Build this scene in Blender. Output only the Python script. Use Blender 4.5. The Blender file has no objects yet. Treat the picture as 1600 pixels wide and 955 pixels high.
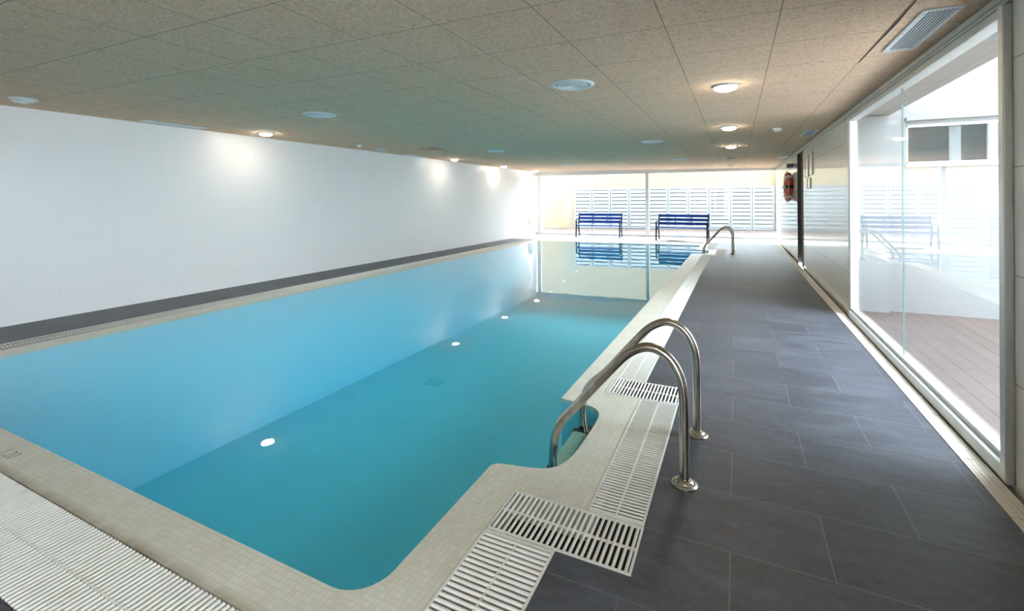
import bpy, bmesh, math, random
from mathutils import Vector, Matrix
from mathutils.geometry import tessellate_polygon
random.seed(7)
SC = bpy.context.scene
COL = SC.collection

# ------------------------------------------------------------------ camera
F_PX, CX, CY, W_PX, H_PX = 730.0, 800.0, 311.6, 1600.0, 955.0
YAW = math.atan(350.6 / 730.0)
ROLL = math.atan2(12.0, 1870.0)
cd = bpy.data.cameras.new('camera')
cam = bpy.data.objects.new('camera', cd)
COL.objects.link(cam)
cd.sensor_fit = 'HORIZONTAL'
cd.sensor_width = 36.0
cd.lens = F_PX / W_PX * 36.0
cd.shift_x = 0.0
cd.shift_y = -(H_PX / 2 - CY) / W_PX
cd.clip_start = 0.02
cam.matrix_world = (Matrix.Translation((0, 0, 1.4)) @ Matrix.Rotation(YAW, 4, 'Z')
                    @ Matrix.Rotation(math.pi / 2, 4, 'X') @ Matrix.Rotation(-ROLL, 4, 'Z'))
SC.camera = cam

# ------------------------------------------------------------------ world, sun, exposure
SKY = 9.0
SUN = 3.2
LAMP = 36.0
w = bpy.data.worlds.new('sky')
SC.world = w
w.use_nodes = True
bg = w.node_tree.nodes['Background']
bg.inputs[0].default_value = (0.78, 0.90, 1.0, 1)
bg.inputs[1].default_value = SKY
sd = bpy.data.lights.new('sun', 'SUN')
sun = bpy.data.objects.new('sun', sd)
COL.objects.link(sun)
sd.energy = SUN
sd.angle = math.radians(0.6)
sd.color = (1.0, 0.95, 0.86)
sun.rotation_euler = Vector((0.5, 1.0, 1.37)).to_track_quat('Z', 'Y').to_euler()
sun.location = (8, 30, 12)
SC.view_settings.view_transform = 'Standard'
SC.view_settings.look = 'None'
SC.view_settings.gamma = 1.0
SC.view_settings.use_curve_mapping = False
SC.view_settings.exposure = 1.25
cy = SC.cycles
cy.use_denoising = True
cy.max_bounces = 14
cy.diffuse_bounces = 8
cy.glossy_bounces = 6
cy.transparent_max_bounces = 16
cy.transmission_bounces = 8
cy.sample_clamp_indirect = 6.0
cy.caustics_reflective = False
cy.caustics_refractive = False

# ------------------------------------------------------------------ material helpers
def new_mat(name):
    m = bpy.data.materials.new(name)
    m.use_nodes = True
    nt = m.node_tree
    return m, nt, nt.nodes['Principled BSDF']


def N(nt, typ, **kw):
    n = nt.nodes.new(typ)
    for k, v in kw.items():
        if k in n.inputs.keys():
            n.inputs[k].default_value = v
        else:
            setattr(n, k, v)
    return n


def L(nt, a, b):
    nt.links.new(a, b)


def ramp(nt, fac, stops):
    r = nt.nodes.new('ShaderNodeValToRGB')
    el = r.color_ramp.elements
    el[0].position, el[0].color = stops[0][0], (*stops[0][1], 1)
    el[1].position, el[1].color = stops[-1][0], (*stops[-1][1], 1)
    for p, c in stops[1:-1]:
        e = el.new(p)
        e.color = (*c, 1)
    L(nt, fac, r.inputs[0])
    return r.outputs[0]


def coords(nt, scale=(1, 1, 1), loc=(0, 0, 0), rot=(0, 0, 0), kind='Object'):
    tc = nt.nodes.new('ShaderNodeTexCoord')
    mp = nt.nodes.new('ShaderNodeMapping')
    mp.inputs['Scale'].default_value = scale
    mp.inputs['Location'].default_value = loc
    mp.inputs['Rotation'].default_value = rot
    L(nt, tc.outputs[kind], mp.inputs[0])
    return mp.outputs[0]


def noise(nt, vec, scale, detail=4.0, rough=0.55, dist=0.0):
    n = N(nt, 'ShaderNodeTexNoise', Scale=scale, Detail=detail, Roughness=rough, Distortion=dist)
    L(nt, vec, n.inputs['Vector'])
    return n.outputs['Fac']


def mixc(nt, fac, a, b, mode='MIX'):
    m = nt.nodes.new('ShaderNodeMix')
    m.data_type = 'RGBA'
    m.blend_type = mode
    for val, i in ((fac, 0), (a, 6), (b, 7)):
        if hasattr(val, 'is_output'):
            L(nt, val, m.inputs[i])
        elif i == 0:
            m.inputs[0].default_value = val
        else:
            m.inputs[i].default_value = (*val, 1)
    return m.outputs[2]


def bump(nt, bsdf, height, strength, dist=0.01, normal=None):
    b = N(nt, 'ShaderNodeBump', Strength=strength, Distance=dist)
    L(nt, height, b.inputs['Height'])
    if normal is not None:
        L(nt, normal, b.inputs['Normal'])
    L(nt, b.outputs[0], bsdf.inputs['Normal'])
    return b.outputs[0]


def plain(name, col, rough=0.5, metal=0.0, var=0.06, scale=14.0, spec=0.5):
    m, nt, b = new_mat(name)
    v = coords(nt)
    f = noise(nt, v, scale)
    lo = tuple(c * (1 - var) for c in col)
    hi = tuple(min(1, c * (1 + var)) for c in col)
    L(nt, ramp(nt, f, [(0.3, lo), (0.7, hi)]), b.inputs['Base Color'])
    b.inputs['Roughness'].default_value = rough
    b.inputs['Metallic'].default_value = metal
    b.inputs['Specular IOR Level'].default_value = spec
    return m


def brick(nt, vec, bw, rh, mortar, offset=0.5, bias=0.0):
    n = nt.nodes.new('ShaderNodeTexBrick')
    n.offset = offset
    n.inputs['Color1'].default_value = (0, 0, 0, 1)
    n.inputs['Color2'].default_value = (1, 1, 1, 1)
    n.inputs['Mortar'].default_value = (0.5, 0.5, 0.5, 1)
    n.inputs['Scale'].default_value = 1.0
    n.inputs['Mortar Size'].default_value = mortar
    n.inputs['Mortar Smooth'].default_value = 0.1
    n.inputs['Bias'].default_value = bias
    n.inputs['Brick Width'].default_value = bw
    n.inputs['Row Height'].default_value = rh
    L(nt, vec, n.inputs['Vector'])
    return n.outputs['Color'], n.outputs['Fac']


# floor: dark slate tile
def mat_slate(name, lo, hi, joint):
    m, nt, b = new_mat(name)
    v = coords(nt)
    vb = coords(nt, loc=(0.03, 0.365 - 0.4 * 0, 0))
    c, f = brick(nt, vb, 0.70, 0.40, 0.0022)
    vs = coords(nt, scale=(1.0, 2.6, 1))
    n1 = noise(nt, vs, 3.2, 8, 0.68, 0.6)
    n2 = noise(nt, v, 34, 5, 0.7)
    base = ramp(nt, n1, [(0.36, lo), (0.50, tuple(a * .55 + b_ * .45 for a, b_ in zip(lo, hi))), (0.64, hi)])
    base = mixc(nt, 0.35, base, mixc(nt, 1.0, base, c, 'MULTIPLY'), 'MIX')
    base = mixc(nt, 0.32, base, ramp(nt, n2, [(0.35, lo), (0.7, hi)]))
    L(nt, mixc(nt, f, base, joint), b.inputs['Base Color'])
    L(nt, ramp(nt, n1, [(0.3, (0.42,) * 3), (0.75, (0.56,) * 3)]), b.inputs['Roughness'])
    b.inputs['Specular IOR Level'].default_value = 0.5
    add = N(nt, 'ShaderNodeMath', operation='MULTIPLY_ADD')
    add.inputs[1].default_value = 0.5
    L(nt, n2, add.inputs[0])
    L(nt, n1, add.inputs[2])
    bump(nt, b, add.outputs[0], 0.25, 0.006)
    return m


M = {}
M['slate'] = mat_slate('slate_tile', (0.040, 0.043, 0.055), (0.110, 0.118, 0.146), (0.15, 0.155, 0.165))
M['pale_for_light'] = mat_slate('pale_for_light_tile', (0.50, 0.48, 0.455), (0.58, 0.56, 0.535), (0.40, 0.39, 0.37))  # pale tone stands in for sunlight on the far floor; also bounces daylight outside


def mat_mosaic():
    m, nt, b = new_mat('coping_mosaic')
    v = coords(nt)
    c, f = brick(nt, v, 0.025, 0.025, 0.0011, 0.0)
    n = noise(nt, v, 5, 4, 0.6)
    base = ramp(nt, n, [(0.3, (0.72, 0.69, 0.58)), (0.7, (0.80, 0.78, 0.69))])
    base = mixc(nt, 0.10, base, mixc(nt, 1.0, base, c, 'MULTIPLY'))
    sp = nt.nodes.new('ShaderNodeSeparateXYZ')
    L(nt, v, sp.inputs[0])
    dirt = N(nt, 'ShaderNodeMapRange')
    dirt.inputs['From Min'].default_value = 1.085
    dirt.inputs['From Max'].default_value = 1.037
    L(nt, sp.outputs['Y'], dirt.inputs['Value'])
    dn = ramp(nt, noise(nt, v, 9, 4, 0.6), [(0.25, (0.25,) * 3), (0.7, (0.9,) * 3)])
    dm = N(nt, 'ShaderNodeMath', operation='MULTIPLY')
    L(nt, dirt.outputs[0], dm.inputs[0])
    L(nt, dn, dm.inputs[1])
    base = mixc(nt, f, base, (0.60, 0.575, 0.49))
    L(nt, mixc(nt, dm.outputs[0], base, (0.26, 0.19, 0.10)), b.inputs['Base Color'])
    b.inputs['Roughness'].default_value = 0.38
    inv = N(nt, 'ShaderNodeMath', operation='SUBTRACT')
    inv.inputs[0].default_value = 1.0
    L(nt, f, inv.inputs[1])
    bump(nt, b, inv.outputs[0], 0.25, 0.001)
    return m


M['mosaic'] = mat_mosaic()


def mat_lining():
    m, nt, b = new_mat('pool_lining_mosaic')
    v = coords(nt)
    c, f = brick(nt, v, 0.05, 0.05, 0.002, 0.0)
    n = noise(nt, v, 1.2, 3, 0.5)
    base = ramp(nt, n, [(0.3, (0.19, 0.72, 0.85)), (0.7, (0.22, 0.75, 0.88))])
    L(nt, mixc(nt, f, base, (0.20, 0.70, 0.86)), b.inputs['Base Color'])
    b.inputs['Roughness'].default_value = 0.5
    return m


M['lining'] = mat_lining()


def two_sided_fresnel(nt, ior):
    g = nt.nodes.new('ShaderNodeNewGeometry')
    a = N(nt, 'ShaderNodeMath', operation='MULTIPLY_ADD')
    a.inputs[1].default_value = 1.0 / ior - ior
    a.inputs[2].default_value = ior
    L(nt, g.outputs['Backfacing'], a.inputs[0])
    fr = nt.nodes.new('ShaderNodeFresnel')
    L(nt, a.outputs[0], fr.inputs['IOR'])
    return fr


def mat_water():
    m, nt, b = new_mat('pool_water')
    nt.nodes.remove(b)
    out = nt.nodes['Material Output']
    v = coords(nt, scale=(1, 0.6, 1))
    h = noise(nt, v, 2.2, 3, 0.5)
    bp = N(nt, 'ShaderNodeBump', Strength=0.012, Distance=0.05)
    L(nt, h, bp.inputs['Height'])
    fr = two_sided_fresnel(nt, 1.34)
    L(nt, bp.outputs[0], fr.inputs['Normal'])
    tr = N(nt, 'ShaderNodeBsdfTransparent', Color=(0.66, 0.95, 1.0, 1))
    gl = N(nt, 'ShaderNodeBsdfGlossy', Roughness=0.0, Color=(1, 1, 1, 1))
    L(nt, bp.outputs[0], gl.inputs['Normal'])
    mx = nt.nodes.new('ShaderNodeMixShader')
    L(nt, fr.outputs[0], mx.inputs[0])
    L(nt, tr.outputs[0], mx.inputs[1])
    L(nt, gl.outputs[0], mx.inputs[2])
    L(nt, mx.outputs[0], out.inputs['Surface'])
    return m


M['water'] = mat_water()


def mat_glass(name, tint, ior=1.5):
    m, nt, b = new_mat(name)
    nt.nodes.remove(b)
    out = nt.nodes['Material Output']
    v = coords(nt)
    fr = two_sided_fresnel(nt, ior)
    n = noise(nt, v, 1.0, 2)
    tr = nt.nodes.new('ShaderNodeBsdfTransparent')
    L(nt, ramp(nt, n, [(0, tint), (1, tuple(min(1, t * 1.01) for t in tint))]), tr.inputs[0])
    gl = N(nt, 'ShaderNodeBsdfGlossy', Roughness=0.0, Color=(1, 1, 1, 1))
    mx = nt.nodes.new('ShaderNodeMixShader')
    L(nt, fr.outputs[0], mx.inputs[0])
    L(nt, tr.outputs[0], mx.inputs[1])
    L(nt, gl.outputs[0], mx.inputs[2])
    L(nt, mx.outputs[0], out.inputs['Surface'])
    return m


M['glass'] = mat_glass('window_glass', (0.97, 0.985, 0.985))
M['glass_dull'] = mat_glass('dull_window_glass', (0.9, 0.9, 0.9), 1.18)
M['glass_edge'] = plain('glass_edge', (0.16, 0.21, 0.20), 0.3)


def mat_ceiling():
    m, nt, b = new_mat('wood_wool_ceiling')
    v = coords(nt)
    vb = coords(nt, loc=(-1.685 + 0.62 * 20, -0.378 + 0.605 * 20 + 0.76, 0), rot=(0, 0, 0))
    sw = nt.nodes.new('ShaderNodeSeparateXYZ')
    L(nt, v, sw.inputs[0])
    cb = nt.nodes.new('ShaderNodeCombineXYZ')
    ax = N(nt, 'ShaderNodeMath', operation='ADD')
    ax.inputs[1].default_value = -1.685 + 0.62 * 20
    L(nt, sw.outputs['Y'], ax.inputs[0])
    ay = N(nt, 'ShaderNodeMath', operation='ADD')
    ay.inputs[1].default_value = 0.38 + 0.605 * 20
    L(nt, sw.outputs['X'], ay.inputs[0])
    L(nt, ax.outputs[0], cb.inputs[0])
    L(nt, ay.outputs[0], cb.inputs[1])
    c, f = brick(nt, cb.outputs[0], 0.62, 0.605, 0.0028, 0.0)
    # tangled fibres: thin ridges of strongly distorted noise
    def fibres(scale, dist, off):
        vv = coords(nt, loc=off)
        n = noise(nt, vv, scale, 2.0, 0.5, dist)
        s = N(nt, 'ShaderNodeMath', operation='SUBTRACT')
        s.inputs[1].default_value = 0.5
        L(nt, n, s.inputs[0])
        a = N(nt, 'ShaderNodeMath', operation='ABSOLUTE')
        L(nt, s.outputs[0], a.inputs[0])
        return a.outputs[0]
    f1 = fibres(15, 2.4, (0, 0, 0))
    f2 = fibres(22, 2.0, (3.1, 7.7, 1.3))
    mn = N(nt, 'ShaderNodeMath', operation='MINIMUM')
    L(nt, f1, mn.inputs[0])
    L(nt, f2, mn.inputs[1])
    n3 = noise(nt, v, 0.7, 3, 0.5)
    n4 = noise(nt, v, 60, 3, 0.6)
    base = ramp(nt, mn.outputs[0], [(0.0, (1.0, 0.82, 0.62)), (0.025, (0.95, 0.69, 0.49)), (0.07, (0.72, 0.49, 0.335)), (0.16, (0.50, 0.33, 0.22))])
    base = mixc(nt, 0.25, base, ramp(nt, n4, [(0.35, (0.46, 0.30, 0.20)), (0.7, (0.88, 0.65, 0.47))]))
    base = mixc(nt, 0.30, base, ramp(nt, n3, [(0.3, (0.73, 0.51, 0.36)), (0.7, (0.80, 0.565, 0.405))]))
    L(nt, mixc(nt, f, base, (0.30, 0.22, 0.15)), b.inputs['Base Color'])
    b.inputs['Roughness'].default_value = 0.92
    b.inputs['Specular IOR Level'].default_value = 0.1
    inv = N(nt, 'ShaderNodeMath', operation='SUBTRACT')
    inv.inputs[0].default_value = 0.5
    L(nt, mn.outputs[0], inv.inputs[1])
    bump(nt, b, inv.outputs[0], 0.5, 0.01)
    return m


M['ceiling'] = mat_ceiling()


def mat_walltile(name, col, bw, rh, joint, rough, mort, swap, spec=0.5):
    m, nt, b = new_mat(name)
    v = coords(nt)
    s = nt.nodes.new('ShaderNodeSeparateXYZ')
    L(nt, v, s.inputs[0])
    cb = nt.nodes.new('ShaderNodeCombineXYZ')
    ad = N(nt, 'ShaderNodeMath', operation='ADD')
    ad.inputs[1].default_value = swap
    L(nt, s.outputs['Z'], ad.inputs[0])
    L(nt, s.outputs['Y'], cb.inputs[0])
    L(nt, ad.outputs[0], cb.inputs[1])
    c, f = brick(nt, cb.outputs[0], bw, rh, mort, 0.5)
    n = noise(nt, v, 1.6, 3)
    base = ramp(nt, n, [(0.3, tuple(x * 0.985 for x in col)), (0.7, col)])
    L(nt, mixc(nt, f, base, joint), b.inputs['Base Color'])
    b.inputs['Roughness'].default_value = rough
    b.inputs['Specular IOR Level'].default_value = spec
    return m


M['wall_left'] = mat_walltile('white_wall_tile', (0.87, 0.85, 0.85), 1.1, 0.38, (0.77, 0.76, 0.76), 0.35, 0.0016, -0.25 + 3.8)
M['wall_right'] = mat_walltile('glossy_wall_tile', (0.85, 0.82, 0.74), 1.1, 0.52, (0.40, 0.38, 0.34), 0.10, 0.0028, -0.50 + 5.2, 0.6)


def mat_stucco(name, col, var=0.03, scale=2.0, spots=None):
    m, nt, b = new_mat(name)
    v = coords(nt)
    n = noise(nt, v, scale, 5, 0.6)
    base = ramp(nt, n, [(0.3, tuple(x * (1 - var) for x in col)), (0.7, col)])
    if spots:
        vo = N(nt, 'ShaderNodeTexVoronoi', Scale=2.6)
        L(nt, v, vo.inputs['Vector'])
        mk = ramp(nt, vo.outputs['Distance'], [(0.028, (1, 1, 1)), (0.05, (0, 0, 0))])
        base = mixc(nt, mk, base, spots)
    L(nt, base, b.inputs['Base Color'])
    b.inputs['Roughness'].default_value = 0.85
    bump(nt, b, noise(nt, v, 60, 4), 0.15, 0.004)
    return m


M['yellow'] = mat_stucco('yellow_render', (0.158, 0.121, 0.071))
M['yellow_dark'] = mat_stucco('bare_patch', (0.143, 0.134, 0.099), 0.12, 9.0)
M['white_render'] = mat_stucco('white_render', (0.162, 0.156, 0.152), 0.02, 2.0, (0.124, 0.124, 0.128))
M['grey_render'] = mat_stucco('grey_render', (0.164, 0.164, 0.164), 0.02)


def mat_deck(name, lo, hi, gap, pitch=0.148):
    m, nt, b = new_mat(name)
    v = coords(nt)
    s = nt.nodes.new('ShaderNodeSeparateXYZ')
    L(nt, v, s.inputs[0])
    cb = nt.nodes.new('ShaderNodeCombineXYZ')
    L(nt, s.outputs['Y'], cb.inputs[0])
    ad = N(nt, 'ShaderNodeMath', operation='ADD')
    ad.inputs[1].default_value = 20 * pitch - 1.545
    L(nt, s.outputs['X'], ad.inputs[0])
    L(nt, ad.outputs[0], cb.inputs[1])
    c, f = brick(nt, cb.outputs[0], 2.6, pitch, 0.005, 0.37)
    vs = coords(nt, scale=(14, 0.8, 1))
    n = noise(nt, vs, 2.0, 5, 0.6)
    base = ramp(nt, n, [(0.3, lo), (0.7, hi)])
    base = mixc(nt, 0.15, base, mixc(nt, 1.0, base, c, 'MULTIPLY'))
    L(nt, mixc(nt, f, base, gap), b.inputs['Base Color'])
    b.inputs['Roughness'].default_value = 0.7
    return m


M['deck'] = mat_deck('grey_brown_decking', (0.083, 0.055, 0.045), (0.104, 0.070, 0.057), (0.017, 0.013, 0.012))
M['deck_red'] = mat_deck('reddish_decking', (0.065, 0.042, 0.034), (0.080, 0.053, 0.043), (0.042, 0.028, 0.024))


def mat_steel():
    m, nt, b = new_mat('polished_stainless_steel')
    v = coords(nt, scale=(1, 1, 0.25))
    n = noise(nt, v, 18, 5, 0.7)
    L(nt, ramp(nt, n, [(0.35, (0.34, 0.30, 0.26)), (0.6, (0.55, 0.51, 0.46))]), b.inputs['Base Color'])
    b.inputs['Metallic'].default_value = 1.0
    L(nt, ramp(nt, n, [(0.3, (0.16,) * 3), (0.7, (0.26,) * 3)]), b.inputs['Roughness'])
    return m


def mat_plastic():
    m, nt, b = new_mat('white_grate_plastic')
    v = coords(nt)
    n = noise(nt, v, 4.5, 6, 0.7)
    n2 = noise(nt, v, 90, 3)
    base = ramp(nt, n, [(0.26, (0.68, 0.62, 0.52)), (0.40, (0.77, 0.75, 0.69)), (0.75, (0.80, 0.79, 0.75))])
    L(nt, base, b.inputs['Base Color'])
    b.inputs['Roughness'].default_value = 0.45
    bump(nt, b, n2, 0.15, 0.002)
    return m


M['steel'] = mat_steel()
M['plastic'] = mat_plastic()
M['drain'] = plain('cream_drain_plastic', (0.74, 0.69, 0.60), 0.35)
M['channel'] = plain('dark_channel', (0.045, 0.036, 0.026), 0.8, var=0.3)
M['white_metal'] = plain('white_lacquered_metal', (0.62, 0.64, 0.64), 0.35)
M['aluminium'] = plain('brushed_aluminium', (0.56, 0.55, 0.52), 0.35, 0.75)
M['grille'] = plain('grille_metal', (0.74, 0.77, 0.79), 0.4)
M['grille_dark'] = plain('grille_shadow_gap', (0.05, 0.07, 0.10), 0.7)
M['vent_slot'] = plain('vent_slot_grey', (0.03, 0.036, 0.04), 0.6)
M['black'] = plain('black_painted_iron', (0.012, 0.013, 0.015), 0.45)
M['rubber'] = plain('black_rubber', (0.016, 0.016, 0.016), 0.6)
M['blue'] = plain('blue_lacquered_wood', (0.003, 0.070, 0.42), 0.4, var=0.12)
M['brown_door'] = plain('dark_brown_door', (0.055, 0.045, 0.034), 0.5)
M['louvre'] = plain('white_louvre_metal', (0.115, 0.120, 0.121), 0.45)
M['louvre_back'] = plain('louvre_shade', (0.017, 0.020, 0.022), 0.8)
M['orange'] = plain('orange_lifebuoy_shell', (0.62, 0.075, 0.035), 0.35)
M['rope'] = plain('white_rope', (0.75, 0.72, 0.68), 0.8)
M['white_plastic'] = plain('white_plastic', (0.80, 0.80, 0.77), 0.4)
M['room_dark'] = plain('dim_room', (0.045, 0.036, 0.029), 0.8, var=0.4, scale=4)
M['curtain'] = plain('pale_blind', (0.13, 0.14, 0.14), 0.8)
M['plate'] = plain('depth_plate_ceramic', (0.66, 0.64, 0.56), 0.4)
M['ink'] = plain('dark_grey_marking', (0.30, 0.29, 0.25), 0.6)
M['tread'] = plain('ribbed_tread_plastic', (0.86, 0.85, 0.72), 0.5, var=0.15, scale=60)
M['steel_track'] = plain('ceiling_track_metal', (0.50, 0.49, 0.45), 0.45, 0.2)


def mat_emit(name, col, strength):
    m, nt, b = new_mat(name)
    v = coords(nt)
    f = noise(nt, v, 3, 2)
    L(nt, ramp(nt, f, [(0, col), (1, tuple(c * 0.99 for c in col))]), b.inputs['Emission Color'])
    b.inputs['Emission Strength'].default_value = strength
    b.inputs['Base Color'].default_value = (0.9, 0.9, 0.85, 1)
    return m


M['lamp_on'] = mat_emit('lit_lamp_glass', (1.0, 0.90, 0.74), LAMP)
M['lamp_off'] = plain('unlit_lamp_glass', (0.70, 0.74, 0.70), 0.25)


# ------------------------------------------------------------------ mesh helpers
class MB:
    def __init__(self):
        self.v, self.f, self.mi = [], [], []

    def add(self, vs, fs, mi=0):
        o = len(self.v)
        self.v += [tuple(p) for p in vs]
        self.f += [tuple(o + i for i in f) for f in fs]
        self.mi += [mi] * len(fs)
        return self

    def box(self, x0, x1, y0, y1, z0, z1, mi=0, ch=0.0, mat=None):
        if ch > 0:
            c = min(ch, (x1 - x0) * .45, (y1 - y0) * .45, (z1 - z0) * .45)
            bm = bmesh.new()
            bmesh.ops.create_cube(bm, size=1)
            for v in bm.verts:
                v.co = ((x0 + x1) / 2 + v.co.x * (x1 - x0), (y0 + y1) / 2 + v.co.y * (y1 - y0), (z0 + z1) / 2 + v.co.z * (z1 - z0))
            bmesh.ops.bevel(bm, geom=bm.edges[:], offset=c, segments=2, affect='EDGES', profile=0.5)
            bm.verts.index_update()
            vs = [v.co.copy() for v in bm.verts]
            fs = [[v.index for v in f.verts] for f in bm.faces]
            bm.free()
        else:
            vs = [Vector(p) for p in ((x0, y0, z0), (x1, y0, z0), (x1, y1, z0), (x0, y1, z0), (x0, y0, z1), (x1, y0, z1), (x1, y1, z1), (x0, y1, z1))]
            fs = [(0, 3, 2, 1), (4, 5, 6, 7), (0, 1, 5, 4), (1, 2, 6, 5), (2, 3, 7, 6), (3, 0, 4, 7)]
        if mat is not None:
            vs = [mat @ v for v in vs]
        return self.add(vs, fs, mi)

    def prism(self, poly, z0, z1, mi=0):
        """poly: CCW (x,y) list, z0/z1 may be callables"""
        a = z0 if callable(z0) else (lambda x, y: z0)
        b = z1 if callable(z1) else (lambda x, y: z1)
        n = len(poly)
        vs = [(x, y, a(x, y)) for x, y in poly] + [(x, y, b(x, y)) for x, y in poly]
        fs = [tuple(range(n - 1, -1, -1)), tuple(range(n, 2 * n))]
        fs += [(i, (i + 1) % n, n + (i + 1) % n, n + i) for i in range(n)]
        return self.add(vs, fs, mi)

    def tube(self, pts, r, seg=14, mi=0, closed=False, caps=True):
        pts = [Vector(p) for p in pts]
        n = len(pts)
        rs = r if isinstance(r, (list, tuple)) else [r] * n
        tang = []
        for i in range(n):
            a = pts[i - 1] if (i > 0 or closed) else pts[i]
            b = pts[(i + 1) % n] if (i < n - 1 or closed) else pts[i]
            tang.append((b - a).normalized())
        ref = Vector((0, 0, 1)) if abs(tang[0].z) < 0.9 else Vector((0, 1, 0))
        u = tang[0].cross(ref).normalized()
        vs = []
        for i in range(n):
            u = (u - tang[i] * u.dot(tang[i])).normalized()
            w_ = tang[i].cross(u)
            for k in range(seg):
                t = 2 * math.pi * k / seg
                vs.append(pts[i] + (u * math.cos(t) + w_ * math.sin(t)) * rs[i])
        fs = []
        for i in range(n if closed else n - 1):
            j = (i + 1) % n
            for k in range(seg):
                k2 = (k + 1) % seg
                fs.append((i * seg + k, i * seg + k2, j * seg + k2, j * seg + k))
        if caps and not closed:
            fs.append(tuple(range(seg - 1, -1, -1)))
            fs.append(tuple((n - 1) * seg + k for k in range(seg)))
        return self.add(vs, fs, mi)

    def lathe(self, prof, seg=32, mi=0, axis=None):
        """prof: (r,z) list about z through origin; axis: optional Matrix"""
        vs = []
        for r, z in prof:
            for k in range(seg):
                t = 2 * math.pi * k / seg
                vs.append(Vector((r * math.cos(t), r * math.sin(t), z)))
        fs = []
        for i in range(len(prof) - 1):
            for k in range(seg):
                k2 = (k + 1) % seg
                fs.append((i * seg + k, i * seg + k2, (i + 1) * seg + k2, (i + 1) * seg + k))
        if prof[0][0] > 1e-6:
            fs.append(tuple(range(seg - 1, -1, -1)))
        if prof[-1][0] > 1e-6:
            fs.append(tuple((len(prof) - 1) * seg + k for k in range(seg)))
        if axis is not None:
            vs = [axis @ v for v in vs]
        return self.add(vs, fs, mi)

    def build(self, name, mats, parent=None, smooth=False, loc=None, fixn=True):
        me = bpy.data.meshes.new(name)
        me.from_pydata(self.v, [], self.f)
        if not isinstance(mats, (list, tuple)):
            mats = [mats]
        for m in mats:
            me.materials.append(m)
        me.polygons.foreach_set('material_index', self.mi)
        if fixn:
            bm = bmesh.new()
            bm.from_mesh(me)
            bmesh.ops.recalc_face_normals(bm, faces=bm.faces)
            bm.to_mesh(me)
            bm.free()
        if smooth:
            me.polygons.foreach_set('use_smooth', [True] * len(me.polygons))
            me.set_sharp_from_angle(angle=math.radians(40))
        me.update()
        o = bpy.data.objects.new(name, me)
        COL.objects.link(o)
        if parent is not None:
            o.parent = parent
        if loc is not None:
            o.location = loc
        return o


def thing(name, label, cat, loc=(0, 0, 0), rz=0.0, group=None):
    o = bpy.data.objects.new(name, None)
    o.empty_display_size = 0.1
    COL.objects.link(o)
    o.location = loc
    o.rotation_euler = (0, 0, rz)
    o['label'] = label
    o['category'] = cat
    if group:
        o['group'] = group
    return o


def tag(o, label, cat, group=None, kind=None):
    o['label'] = label
    o['category'] = cat
    if group:
        o['group'] = group
    if kind:
        o['kind'] = kind
    return o


def struct(o, label=None, cat=None):
    o['kind'] = 'structure'
    if label:
        o['label'] = label
        o['category'] = cat
    return o


def dup(root, loc, rz, label, group=None):
    r = root.copy()
    COL.objects.link(r)
    r.location = loc
    r.rotation_euler = (0, 0, rz)
    r['label'] = label
    if group:
        r['group'] = group
    for ch in list(root.children):
        c = ch.copy()
        COL.objects.link(c)
        c.parent = r
        for g in list(ch.children):
            d = g.copy()
            COL.objects.link(d)
            d.parent = c
    return r


def catmull(P, n=8):
    P = [Vector(p) for p in P]
    Q = [P[0] * 2 - P[1]] + P + [P[-1] * 2 - P[-2]]
    out = []
    for i in range(1, len(Q) - 2):
        p0, p1, p2, p3 = Q[i - 1:i + 3]
        for k in range(n):
            t = k / n
            out.append(0.5 * ((2 * p1) + (p2 - p0) * t + (2 * p0 - 5 * p1 + 4 * p2 - p3) * t * t + (3 * p1 - p0 - 3 * p2 + p3) * t ** 3))
    out.append(P[-1])
    return out


# ------------------------------------------------------------------ key geometry (metres)
def zc(x):                                   # underside of the ceiling
    return 2.422 - 0.0102 * x


def xl(y):                                   # face of the left wall
    return -7.45 + 0.013 * (y - 2.0)


def yg(x):                                   # glass line of the far end
    return 17.36 + 0.068 * (x + 7.0)


def yw(x):                                   # outer yellow wall face
    return 21.9 + 0.1225 * (x + 8.7)


XR = 1.2
Y0 = -4.0
LD = 10.46                                   # second ladder bay offset along y
DX2 = 0.12


def ex(y):                                   # outer edge of the long right grate
    return -0.625 + 0.0066 * (y - 3.64)


# ---- ceiling
hx0, hx1, hy0, hy1 = -6.10, -5.60, 8.05, 8.52
CY1 = 18.2
m = MB()
X0c, X1c = -7.75, 1.32
for (a, b, c, d) in ((X0c, hx0, Y0 - .2, CY1), (hx1, X1c, Y0 - .2, CY1), (hx0, hx1, Y0 - .2, hy0), (hx0, hx1, hy1, CY1)):
    da, db = (yg(a) + .03, yg(b) + .03) if d == CY1 else (d, d)
    m.prism([(a, c), (b, c), (b, db), (a, da)], lambda x, y: zc(x), lambda x, y: zc(x) + 0.05)
struct(m.build('ceiling', M['ceiling']))
m = MB()
m.prism([(X0c, Y0 - .2), (1.36, Y0 - .2), (1.36, yg(1.36) + .12), (X0c, yg(X0c) + .12)], 2.62, 2.95)
struct(m.build('roof_slab', M['white_render']))
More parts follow.
